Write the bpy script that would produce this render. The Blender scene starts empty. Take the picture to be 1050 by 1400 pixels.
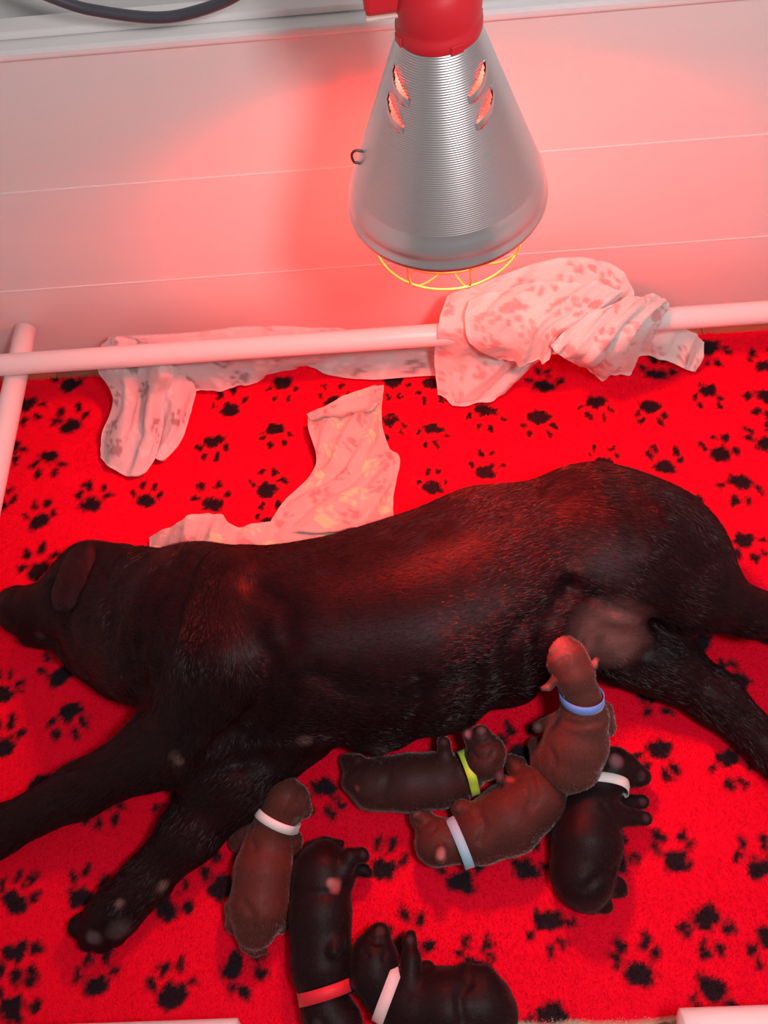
import bpy, math
import numpy as np
from mathutils import Matrix, Vector
from mathutils.bvhtree import BVHTree

# ------------------------------------------------------------------ camera, light, exposure
SC = bpy.context.scene
COL = SC.collection
H = 1.2
FPX = 1051.0
PITCH, ROLL, YAW = math.radians(64.0), math.radians(-7.858), math.radians(4.875)
cam_rot = (Matrix.Rotation(YAW, 3, 'Z') @ Matrix.Rotation(math.pi / 2 - PITCH, 3, 'X') @ Matrix.Rotation(ROLL, 3, 'Z'))
cam_data = bpy.data.cameras.new('camera')
cam_data.sensor_fit = 'HORIZONTAL'
cam_data.sensor_width = 36.0
cam_data.lens = 36.0 * FPX / 1050.0
cam_data.clip_start = 0.02
cam = bpy.data.objects.new('camera', cam_data)
COL.objects.link(cam)
cam.matrix_world = Matrix.Translation((0, 0, H)) @ cam_rot.to_4x4()
SC.camera = cam

SC.view_settings.view_transform = 'Standard'
SC.view_settings.look = 'None'
SC.view_settings.gamma = 1.0
SC.view_settings.use_curve_mapping = False
SC.view_settings.exposure = 0.0

world = bpy.data.worlds.new('world')
SC.world = world
world.use_nodes = True
world.node_tree.nodes['Background'].inputs[0].default_value = (1.0, 0.93, 0.94, 1)
world.node_tree.nodes['Background'].inputs[1].default_value = 0.23

room_light = bpy.data.lights.new('room_light', 'POINT')
room_light.energy = 30.0
room_light.color = (1.0, 0.93, 0.95)
room_light.shadow_soft_size = 0.08
rl = bpy.data.objects.new('room_light', room_light)
rl.location = (0.27, 0.0, 1.32)
COL.objects.link(rl)
BULB_STRENGTH = 420.0
BULB_COLOR = (1.0, 0.032, 0.020)

# ------------------------------------------------------------------ helpers
MR = np.array(cam_rot)
CAM = np.array([0.0, 0.0, H])


def ray(px, py):
    return MR @ np.array([(px - 525.0) / FPX, -(py - 700.0) / FPX, -1.0])


def at(px, py, z):
    d = ray(px, py)
    return CAM + d * ((z - H) / d[2])


def at_y(px, py, y):
    d = ray(px, py)
    return CAM + d * (y / d[1])


def mpp(p):
    """metres per photograph pixel at a world point"""
    return float(-(MR.T @ (np.asarray(p) - CAM))[2] / FPX)


def hash3(i, j, k, seed):
    n = (i * 374761393 + j * 668265263 + k * 2147483647 + seed * 1274126177) & 0xFFFFFFFF
    n = ((n ^ (n >> 13)) * 1274126177) & 0xFFFFFFFF
    n = ((n ^ (n >> 16)) * 2246822519) & 0xFFFFFFFF
    return ((n ^ (n >> 15)) & 0xFFFFFF) / float(0xFFFFFF)


def vnoise(P, freq, seed=0):
    """value noise in [-1, 1]"""
    Q = np.asarray(P) * freq
    I = np.floor(Q).astype(np.int64)
    F = Q - I
    F = F * F * (3 - 2 * F)
    out = 0
    for a in (0, 1):
        wx = F[:, 0] if a else 1 - F[:, 0]
        for b in (0, 1):
            wy = F[:, 1] if b else 1 - F[:, 1]
            for c in (0, 1):
                wz = F[:, 2] if c else 1 - F[:, 2]
                out = out + wx * wy * wz * hash3(I[:, 0] + a, I[:, 1] + b, I[:, 2] + c, seed)
    return out * 2 - 1


def make_mesh(name, V, faces, col=None, smooth=True):
    V = np.asarray(V, dtype=np.float32)
    me = bpy.data.meshes.new(name)
    me.vertices.add(len(V))
    me.vertices.foreach_set('co', V.ravel())
    starts, loops, off = [], [], 0
    for F in faces:
        F = np.asarray(F, dtype=np.int32)
        if len(F) == 0:
            continue
        n = F.shape[1]
        starts.append(off + np.arange(len(F), dtype=np.int32) * n)
        loops.append(F.ravel())
        off += F.size
    starts = np.concatenate(starts)
    loops = np.concatenate(loops)
    me.loops.add(len(loops))
    me.loops.foreach_set('vertex_index', loops)
    me.polygons.add(len(starts))
    me.polygons.foreach_set('loop_start', starts)
    me.polygons.foreach_set('use_smooth', np.full(len(starts), smooth, dtype=bool))
    me.update(calc_edges=True)
    me.validate()
    if col is not None:
        ca = me.color_attributes.new('Col', 'FLOAT_COLOR', 'POINT')
        c4 = np.ones((len(V), 4), dtype=np.float32)
        c4[:, :3] = col
        ca.data.foreach_set('color', c4.ravel())
    return me


def add(name, me, mat, parent=None, label=None, cat=None, group=None, kind=None, base=False):
    o = bpy.data.objects.new(name, me)
    COL.objects.link(o)
    if mat is not None and me is not None:
        me.materials.clear()
        me.materials.append(mat)
    if base and me is not None:          # origin to the base of the thing
        n = len(me.vertices)
        c = np.empty(n * 3, dtype=np.float32)
        me.vertices.foreach_get('co', c)
        c = c.reshape(-1, 3)
        lo, hi = c.min(0), c.max(0)
        org = np.array([(lo[0] + hi[0]) / 2, (lo[1] + hi[1]) / 2, lo[2]], dtype=np.float32)
        me.vertices.foreach_set('co', (c - org).ravel())
        me.update()
        o.location = org
    if parent is not None:
        o.parent = parent
        o.matrix_parent_inverse = Matrix.Translation(-parent.location) if parent.rotation_euler.x == 0 and parent.rotation_euler.y == 0 and parent.rotation_euler.z == 0 else parent.matrix_basis.inverted()
    if label:
        o['label'] = label
    if cat:
        o['category'] = cat
    if group:
        o['group'] = group
    if kind:
        o['kind'] = kind
    return o


def empty(name, loc, label=None, cat=None):
    o = bpy.data.objects.new(name, None)
    COL.objects.link(o)
    o.location = loc
    o.empty_display_size = 0.05
    if label:
        o['label'] = label
    if cat:
        o['category'] = cat
    return o


def box_mesh(name, lo, hi, bev=0.0):
    import bmesh
    bm = bmesh.new()
    bmesh.ops.create_cube(bm, size=1)
    for v in bm.verts:
        for i in range(3):
            v.co[i] = (lo[i] + hi[i]) / 2 + v.co[i] * (hi[i] - lo[i])
    if bev:
        bmesh.ops.bevel(bm, geom=bm.edges[:], offset=bev, segments=2, affect='EDGES', profile=0.5)
    me = bpy.data.meshes.new(name)
    bm.to_mesh(me)
    bm.free()
    return me


def resample(pts, n):
    """Catmull-Rom through points, n samples per span"""
    P = np.asarray(pts, float)
    P = np.vstack([2 * P[0] - P[1], P, 2 * P[-1] - P[-2]])
    out = []
    for i in range(1, len(P) - 2):
        for t in np.linspace(0, 1, n, endpoint=False):
            a, b, c, d = P[i - 1], P[i], P[i + 1], P[i + 2]
            out.append(0.5 * (2 * b + (c - a) * t + (2 * a - 5 * b + 4 * c - d) * t * t + (3 * b - a - 3 * c + d) * t ** 3))
    out.append(P[-2])
    return np.array(out)


def tube(path, r, seg=12, closed=False, caps=True):
    """vertices and faces of a tube along a path; r scalar or per point"""
    P = np.asarray(path, float)
    n = len(P)
    R = np.full(n, r) if np.isscalar(r) else np.asarray(r, float)
    if closed:
        T = np.roll(P, -1, 0) - np.roll(P, 1, 0)
    else:
        T = np.gradient(P, axis=0)
    T /= np.linalg.norm(T, axis=1)[:, None]
    up = np.array([0, 0, 1.0]) if abs(T[0][2]) < 0.9 else np.array([1.0, 0, 0])
    N = np.cross(T[0], up)
    N /= np.linalg.norm(N)
    V = []
    for i in range(n):
        N = N - T[i] * np.dot(N, T[i])
        N /= np.linalg.norm(N)
        B = np.cross(T[i], N)
        for s in range(seg):
            a = 2 * math.pi * s / seg
            V.append(P[i] + R[i] * (math.cos(a) * N + math.sin(a) * B))
    Q = []
    for i in range(n if closed else n - 1):
        j = (i + 1) % n
        for s in range(seg):
            t = (s + 1) % seg
            Q.append((i * seg + s, i * seg + t, j * seg + t, j * seg + s))
    T3 = []
    if caps and not closed:
        V.append(P[0]); V.append(P[-1])
        c0, c1 = len(V) - 2, len(V) - 1
        for s in range(seg):
            t = (s + 1) % seg
            T3.append((c0, t, s))
            T3.append((c1, (n - 1) * seg + s, (n - 1) * seg + t))
    return np.array(V), np.array(Q), np.array(T3, dtype=int).reshape(-1, 3)


def tubes_mesh(name, items, seg=10):
    V, Q, T, off = [], [], [], 0
    for path, r, closed in items:
        v, q, t = tube(path, r, seg, closed)
        V.append(v); Q.append(q + off); T.append(t + off)
        off += len(v)
    return make_mesh(name, np.vstack(V), [np.vstack(Q), np.vstack(T)])


def pipe_path(a, b, r):
    """straight pipe with softly rounded ends: path and radii"""
    a, b = np.asarray(a, float), np.asarray(b, float)
    d = (b - a) / np.linalg.norm(b - a)
    P, R = [], []
    for t in (0, 0.15, 0.4, 0.7, 1):
        P.append(a + d * r * 0.35 * t); R.append(r * math.sqrt(max(1 - (1 - t) ** 2, 0.02)) * (0.55 + 0.45 * t))
    m = 14
    for t in np.linspace(0, 1, m)[1:-1]:
        P.append(a + (b - a) * t); R.append(r)
    for t in (1, 0.7, 0.4, 0.15, 0):
        P.append(b - d * r * 0.35 * t); R.append(r * math.sqrt(max(1 - (1 - t) ** 2, 0.02)) * (0.55 + 0.45 * t))
    return np.array(P), np.array(R)


def lathe(profile, seg=96, closed_top=False):
    P = np.asarray(profile, float)
    n = len(P)
    V = []
    for r, z in P:
        for s in range(seg):
            a = 2 * math.pi * s / seg
            V.append((r * math.cos(a), r * math.sin(a), z))
    Q = []
    for i in range(n - 1):
        for s in range(seg):
            t = (s + 1) % seg
            Q.append((i * seg + s, i * seg + t, (i + 1) * seg + t, (i + 1) * seg + s))
    return np.array(V), np.array(Q)


# ------------------------------------------------------------------ materials
def material(name, color=None, rough=0.5, metal=0.0, spec=0.5, attr=False, noise=None, bump=None, sheen=0.0, sheen_rough=0.4, aniso=0.0, emit=None, coat=0.0, sheen_tint=(1, 1, 1)):
    m = bpy.data.materials.new(name)
    m.use_nodes = True
    nt = m.node_tree
    b = nt.nodes['Principled BSDF']
    b.inputs['Roughness'].default_value = rough
    b.inputs['Metallic'].default_value = metal
    b.inputs['Specular IOR Level'].default_value = spec
    b.inputs['Sheen Weight'].default_value = sheen
    b.inputs['Sheen Roughness'].default_value = sheen_rough
    b.inputs['Sheen Tint'].default_value = (*sheen_tint, 1)
    b.inputs['Coat Weight'].default_value = coat
    src = None
    if attr:
        a = nt.nodes.new('ShaderNodeVertexColor')
        a.layer_name = 'Col'
        src = a.outputs['Color']
    if color is not None:
        b.inputs['Base Color'].default_value = (*color, 1)
    tc = nt.nodes.new('ShaderNodeTexCoord')
    if noise:                                    # (scale, stretch xyz, colour b, strength)
        sc, st, cb, amt = noise
        mp = nt.nodes.new('ShaderNodeMapping')
        mp.inputs['Scale'].default_value = st
        nt.links.new(tc.outputs['Object'], mp.inputs['Vector'])
        nz = nt.nodes.new('ShaderNodeTexNoise')
        nz.inputs['Scale'].default_value = sc
        nz.inputs['Detail'].default_value = 5
        nt.links.new(mp.outputs[0], nz.inputs['Vector'])
        mx = nt.nodes.new('ShaderNodeMix')
        mx.data_type = 'RGBA'
        ml = nt.nodes.new('ShaderNodeMath')
        ml.operation = 'MULTIPLY'
        ml.inputs[1].default_value = amt
        nt.links.new(nz.outputs['Fac'], ml.inputs[0])
        nt.links.new(ml.outputs[0], mx.inputs['Factor'])
        if src is not None:
            nt.links.new(src, mx.inputs['A'])
        else:
            mx.inputs['A'].default_value = (*color, 1)
        mx.inputs['B'].default_value = (*cb, 1)
        src = mx.outputs['Result']
    if src is not None:
        nt.links.new(src, b.inputs['Base Color'])
    if bump:                                     # (scale, stretch, strength, distance)
        sc, st, amt, dist = bump
        mp = nt.nodes.new('ShaderNodeMapping')
        mp.inputs['Scale'].default_value = st
        nt.links.new(tc.outputs['Object'], mp.inputs['Vector'])
        nz = nt.nodes.new('ShaderNodeTexNoise')
        nz.inputs['Scale'].default_value = sc
        nz.inputs['Detail'].default_value = 4
        nt.links.new(mp.outputs[0], nz.inputs['Vector'])
        bp = nt.nodes.new('ShaderNodeBump')
        bp.inputs['Strength'].default_value = amt
        bp.inputs['Distance'].default_value = dist
        nt.links.new(nz.outputs['Fac'], bp.inputs['Height'])
        nt.links.new(bp.outputs[0], b.inputs['Normal'])
    if emit:
        b.inputs['Emission Color'].default_value = (*emit[0], 1)
        b.inputs['Emission Strength'].default_value = emit[1]
    return m


M_BOARD = material('white_board', (0.80, 0.77, 0.75), rough=0.38, spec=0.4, noise=(3.0, (0.4, 1, 8), (0.74, 0.70, 0.68), 0.5), bump=(60, (0.2, 1, 3), 0.05, 0.001))
M_JOINT = material('joint_highlight', (0.85, 0.83, 0.81), rough=0.4)
M_TRIM = material('white_trim', (0.82, 0.82, 0.81), rough=0.22, spec=0.5, noise=(6, (0.3, 1, 1), (0.78, 0.77, 0.76), 0.4))
M_ROOM = material('room_wall_paint', (0.76, 0.77, 0.75), rough=0.7, bump=(300, (1, 1, 1), 0.08, 0.001))
M_PIPE = material('white_pipe', (0.84, 0.80, 0.79), rough=0.28, spec=0.5, noise=(9, (1, 1, 1), (0.72, 0.66, 0.62), 0.25))
M_WOOD = material('floor_wood', (0.42, 0.24, 0.13), rough=0.45, noise=(14, (1.2, 14, 1), (0.20, 0.10, 0.05), 0.9), bump=(40, (1, 12, 1), 0.2, 0.001))
M_CABLE = material('dark_rubber', (0.055, 0.06, 0.075), rough=0.4)
M_FLEECE = material('fleece', rough=0.9, attr=True, spec=0.05)
M_PILE = material('fleece_pile', rough=0.9, attr=True, spec=0.04)
M_TOWEL = material('towel_cloth', rough=0.95, attr=True, spec=0.1, sheen=0.25, bump=(420, (1, 1, 1), 0.7, 0.002))
M_FUR = material('fur', rough=0.40, attr=True, spec=0.32)
M_SKIN_DOG = material('coat_base', rough=0.42, attr=True, spec=0.10, bump=(260, (1, 1, 1), 0.25, 0.001))
M_PUPSKIN = material('puppy_coat_base', rough=0.55, attr=True, spec=0.2, sheen=0.35, sheen_rough=0.3, sheen_tint=(1, .8, .75), bump=(400, (1, 1, 1), 0.3, 0.001))
M_PUPFUR = material('puppy_fur', rough=0.5, attr=True, spec=0.2, sheen=0.5, sheen_rough=0.35, sheen_tint=(1, .8, .75))
M_BLKSKIN = material('black_puppy_coat_base', rough=0.5, attr=True, spec=0.16, sheen=0.06, bump=(400, (1, 1, 1), 0.3, 0.001))
M_BLKFUR = material('black_puppy_fur', rough=0.45, attr=True, spec=0.25, sheen=0.08)
M_ALU = material('ribbed_aluminium', (0.76, 0.75, 0.75), rough=0.32, metal=1.0)
M_STEEL = material('guard_wire', (0.78, 0.55, 0.14), rough=0.35, metal=0.3)
M_DARKWIRE = material('dark_wire', (0.10, 0.08, 0.08), rough=0.45, metal=0.7)
M_REDPLASTIC = material('red_plastic', (0.56, 0.012, 0.022), rough=0.4, spec=0.5, noise=(30, (1, 1, 1), (0.42, 0.01, 0.02), 0.4))
M_PALEEDGE = material('holder_seam', (0.62, 0.45, 0.40), rough=0.5)
M_BULB = material('heat_bulb', (0.5, 0.02, 0.01), rough=0.2, emit=(BULB_COLOR, BULB_STRENGTH))

# ------------------------------------------------------------------ the setting
BACK_Y = 0.955


def structure(name, me, mat, parent=None):
    return add(name, me, mat, parent, kind='structure')


fl = structure('floor', box_mesh('floor', (-1.3, -0.9, -0.06), (1.3, 1.3, -0.012)), M_WOOD)
k = 0
for iy in range(11):
    y0 = -0.9 + iy * 0.195
    cut = -1.3 + (0.62 if iy % 2 else 1.35)
    for x0, x1 in ((-1.3, cut), (cut, min(cut + 1.25, 1.3)), (cut + 1.25, 1.3)):
        if x1 - x0 < 0.05:
            continue
        add('plank', box_mesh('plank', (x0 + 0.0006, y0 + 0.0006, -0.012), (x1 - 0.0006, y0 + 0.1944, 0.0), 0.0012), M_WOOD, fl)

BOARD_H = 0.2025


def board_wall(name, lo, hi, axis, n, front):
    """low wall of horizontal boards; axis is the long direction, front the sign of the boards' side"""
    bl, bh = list(lo), list(hi)
    o = structure(name, box_mesh(name, bl, bh), M_JOINT)
    t = 1 - axis
    for i in range(n):
        a, b = list(lo), list(hi)
        a[2] = i * BOARD_H + (0.0003 if i else 0.0)
        b[2] = (i + 1) * BOARD_H - 0.0003
        if front > 0:
            a[t], b[t] = hi[t], hi[t] + 0.006
        else:
            a[t], b[t] = lo[t] - 0.006, lo[t]
        add('board', box_mesh('board', a, b, 0.0006), M_BOARD, o)
        if i:
            c, d = list(a), list(b)
            c[2], d[2] = i * BOARD_H - 0.0014, i * BOARD_H + 0.0014
            if front > 0:
                d[t] += 0.0012
            else:
                c[t] -= 0.0012
            add('joint_highlight', box_mesh('joint_highlight', c, d, 0.0005), M_JOINT, o)  # brighter raised strip added as the light-catching highlight along each joint
    return o


wb = board_wall('wall_back', (-0.85, BACK_Y + 0.006, 0.0), (1.0, BACK_Y + 0.022, 3 * BOARD_H), 0, 3, -1)
board_wall('wall_left', (-0.85, -0.30, 0.0), (-0.835, BACK_Y + 0.006, 3 * BOARD_H), 1, 3, 1)
board_wall('wall_right', (0.985, -0.30, 0.0), (1.0, BACK_Y + 0.006, 3 * BOARD_H), 1, 3, -1)
board_wall('wall_front', (-0.835, -0.315, 0.0), (0.985, -0.30, BOARD_H), 0, 1, 1)

# cap rail on top of the back wall: two stepped strips
zt = 3 * BOARD_H
structure('trim_1', box_mesh('trim', (-0.85, BACK_Y - 0.010, zt - 0.001), (1.0, BACK_Y + 0.030, zt + 0.012), 0.004), M_TRIM)
structure('trim_2', box_mesh('trim', (-0.85, BACK_Y + 0.012, zt + 0.0125), (1.0, BACK_Y + 0.046, zt + 0.022), 0.003), M_TRIM)
structure('wall_room', box_mesh('wall_room', (-2.2, 1.03, -0.01), (2.2, 1.09, 2.4)), M_ROOM)

# ------------------------------------------------------------------ rails
RAIL_R = 0.0188


def pipe(name, a, b, r, label):
    p, rr = pipe_path(a, b, r)
    me = tubes_mesh(name, [(p, rr, False)], seg=28)
    return add(name, me, M_PIPE, None, label, 'rail', base=False)


pipe('guard_rail', (-0.828, 0.833, 0.157), (0.978, 0.833, 0.157), RAIL_R, 'long white plastic guard rail along the boarded wall, towels draped over it')
pipe('guard_rail', (-0.687, 0.948, 0.118), (-0.687, -0.290, 0.118), RAIL_R, 'white plastic guard rail passing under the long rail at the towel-free corner')
pipe('guard_rail', (0.272, -0.163, 0.110), (0.96, -0.163, 0.110), 0.020, 'white plastic guard rail at the blanket\'s front edge, on the hind-leg side')
pipe('guard_rail', (-0.80, -0.157, 0.110), (-0.242, -0.157, 0.110), 0.020, 'white plastic guard rail at the blanket\'s front edge, below the dog\'s forepaw')

# ------------------------------------------------------------------ power cable
cab = resample([at_y(-60, -60, 0.92), at_y(80, 0, 0.92), at_y(140, 16, 0.92), at_y(215, 24, 0.92), at_y(270, 15, 0.92), at_y(325, -8, 0.91), at_y(390, -60, 0.88), at_y(430, -150, 0.85), at_y(450, -330, 0.83)], 10)
add('power_cable', tubes_mesh('power_cable', [(cab, 0.0062, False)], 14), M_CABLE, None, 'dark grey power cable sagging in a loop above the boarded wall', 'cable')

# ------------------------------------------------------------------ paw prints and fleece
PAWS = """95 525 0 -1;36 552 .3 1;96 581 0 -1;14 610 0 1;66 624 -.2 1;52 712 0 -1;124 688 .3 -1;198 684 .2 -1;288 689 0 -1
292 602 -.1 1;314 558 -.1 -1;386 523 0 1;376 585 0 1;364 668 0 -1;372 716 0 -1;-4 692 .3 -1;53 778 -.2 -1;82 921 -.3 -1;2 948 .2 -1
93 974 -.1 1;4 1020 0 -1;55 1075 0 1;247 1092 -.8 .6;140 1095 .2 1;17 1232 .5 -1;112 1228 .5 -1;226 1241 .5 -1;306 1212 0 -1;21 1300 .3 1
130 1348 0 -1;235 1362 0 -1;320 1318 .6 .6;14 1380 .4 -.9;442 1078 -.1 1;524 1188 .1 -1;628 1205 0 -1;718 1188 .2 -1;711 1030 0 -1
888 946 .8 .5;1012 931 -.8 -.3;958 876 -.6 -.5;902 1025 -.1 1;997 1037 .2 1;925 1178 -.2 -1;840 1180 0 -1;1040 1186 -.3 -1
749 1258 .35 1;874 1331 -.25 -1;966 1256 .2 1;974 1352 0 1;757 1391 0 1;650 1325 0 -1;552 1296 .2 -1;1056 1284 0 1
969 474 .3 1;1048 500 -.3 -1;900 511 0 -1;967 532 .2 1;1049 541 -.3 1;890 556 0 1;984 620 0 -1;909 638 0 -1;1013 657 .1 1;943 705 0 -1
1019 739 .7 .7;1050 606 -.5 -1;745 527 -.1 -1;814 549 0 1;665 561 0 1;737 570 0 1;592 585 0 1;826 632 0 -1;665 644 0 -1
456 548 0 -1;537 522 .2 1;534 575 .2 1;590 666 0 -1;590 525 0 1"""
FZ = 0.014
paws = []
_rng = np.random.default_rng(4)
for s in PAWS.replace('\n', ';').split(';'):
    x, y, dx, dy = map(float, s.split())
    c = at(x, y, FZ)
    e = at(x + dx * 20, y + dy * 20, FZ) - c
    paws.append((c[0], c[1], math.atan2(e[1], e[0]), 0.80 + 0.16 * _rng.random()))


def paw_mask(X, Y, prints, wob=0.005, freq=90, seed=1, soft=0.003):
    """0..1 print coverage at plan points"""
    P = np.stack([X, Y, np.zeros_like(X)], 1)
    nx = X + wob * (vnoise(P, freq, seed) + 0.6 * vnoise(P, freq * 2.3, seed + 5))
    ny = Y + wob * (vnoise(P, freq, seed + 9) + 0.6 * vnoise(P, freq * 2.3, seed + 7))
    M = np.zeros_like(X)
    for q, (cx, cy, a, s) in enumerate(prints):
        near = np.nonzero((np.abs(X - cx) < 0.075 * s) & (np.abs(Y - cy) < 0.075 * s))[0]
        if len(near) == 0:
            continue
        u = ((nx[near] - cx) * math.cos(a) + (ny[near] - cy) * math.sin(a)) / s
        v = (-(nx[near] - cx) * math.sin(a) + (ny[near] - cy) * math.cos(a)) / s
        # heel pad: broad towards the toes' far side
        d = np.sqrt((u / 0.0165) ** 2 + (v / (0.0225 - 0.25 * np.clip(u, -0.02, 0.02))) ** 2) * 0.018 - 0.018
        for ang, dist, ra, rb in ((-62, 0.034, 0.011, 0.0075), (-22, 0.041, 0.0115, 0.008), (20, 0.041, 0.0115, 0.008), (60, 0.034, 0.011, 0.0075)):
            ang += 7 * math.sin(q * 3.1 + ang)
            t = math.radians(ang)
            uu, vv = u - dist * math.cos(t), v - dist * math.sin(t)
            w = t * 0.8
            p, r = uu * math.cos(w) + vv * math.sin(w), -uu * math.sin(w) + vv * math.cos(w)
            d = np.minimum(d, (np.sqrt((p / ra) ** 2 + (r / rb) ** 2) - 1) * rb)
        M[near] = np.maximum(M[near], np.clip(0.5 - d / (2 * soft), 0, 1))
    return M


FX0, FX1, FY0, FY1 = -0.825, 0.88, -0.172, 0.912


def fleece_z(X, Y):
    P = np.stack([X, Y, np.zeros_like(X)], 1)
    e = np.minimum(np.minimum(X - FX0, FX1 - X), np.minimum(Y - FY0, FY1 - Y))
    edge = np.clip(e / 0.012, 0, 1)
    return 0.003 + (0.008 + 0.0014 * vnoise(P, 11, 3) + 0.0008 * vnoise(P, 37, 4)) * np.sqrt(edge * (2 - edge))


RED = np.array([0.80, 0.004, 0.026])
INK = np.array([0.020, 0.012, 0.016])


def fleece():
    h = 0.004
    nx, ny = int((FX1 - FX0) / h) + 1, int((FY1 - FY0) / h) + 1
    X, Y = np.meshgrid(np.linspace(FX0, FX1, nx), np.linspace(FY0, FY1, ny), indexing='ij')
    x, y = X.ravel(), Y.ravel()
    wob = 0.006 * vnoise(np.stack([x, y * 0, x * 0], 1), 30, 8)
    yy = y + wob * np.clip(1 - (y - FY0) / 0.02, 0, 1)
    z = fleece_z(x, y)
    V = np.stack([x, yy, z], 1)
    I = np.arange(nx * ny).reshape(nx, ny)
    Q = np.stack([I[:-1, :-1], I[1:, :-1], I[1:, 1:], I[:-1, 1:]], -1).reshape(-1, 4)
    m = paw_mask(x, y, paws)
    C = RED * (1 - m[:, None]) + INK * m[:, None]
    edge = np.clip(1 - (y - FY0) / 0.008, 0, 1)[:, None]
    C = C * (1 - edge) + np.array([0.75, 0.62, 0.45]) * edge
    fb = add('fleece_blanket', make_mesh('fleece_blanket', V, [Q], C), M_FLEECE, None, 'red fleece blanket printed with black paw prints, spread under the dogs', 'blanket')
    # the pile
    rng = np.random.default_rng(1)
    n = 420000
    x = rng.uniform(FX0, FX1, n); y = rng.uniform(FY0, FY1, n)
    z = fleece_z(x, y)
    m = paw_mask(x, y, paws)
    tone = 0.82 + 0.36 * rng.random(n)
    C = (RED * (1 - m[:, None]) + INK * m[:, None]) * tone[:, None]
    fr = (y < FY0 + 0.006)
    C[fr] = np.array([0.75, 0.62, 0.45]) * tone[fr][:, None]
    P = np.stack([x, y, z - 0.001], 1)
    flow = vnoise(np.stack([x, y, z * 0], 1), 14, 12) * 3.0 + rng.normal(0, 0.9, n)
    L = 0.0055 + 0.003 * rng.random(n)
    lift = rng.uniform(0.25, 0.9, n)
    D = np.stack([np.cos(flow) * (1 - lift * 0.5), np.sin(flow) * (1 - lift * 0.5), lift], 1)
    D /= np.linalg.norm(D, axis=1)[:, None]
    S = np.stack([-np.sin(flow), np.cos(flow), rng.normal(0, 0.3, n)], 1) * 0.00045
    Vb = np.stack([P - S, P + S, P + D * L[:, None]], 1).reshape(-1, 3)
    T = np.arange(n * 3).reshape(n, 3)
    add('pile', make_mesh('pile', Vb, [T], np.repeat(C, 3, 0), smooth=False), M_PILE, fb, kind='stuff')
    return fb


fleece()


# ------------------------------------------------------------------ soft bodies: signed distance field to mesh
def sd_cone(P, a, b, r1, r2):
    ba = b - a
    l2 = float(ba @ ba)
    if l2 < 1e-12:
        return np.linalg.norm(P - a, axis=-1) - max(r1, r2)
    t = np.clip(((P - a) @ ba) / l2, 0, 1)
    # slight ease gives rounder joints than a plain cone
    return np.linalg.norm(P - a - t[..., None] * ba, axis=-1) - (r1 + (r2 - r1) * t)


def sd_ell(P, c, R, rad):
    q = (P - c) @ R.T
    k0 = np.linalg.norm(q / rad, axis=-1)
    k1 = np.linalg.norm(q / (rad * rad), axis=-1) + 1e-9
    return k0 * (k0 - 1) / k1


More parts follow.
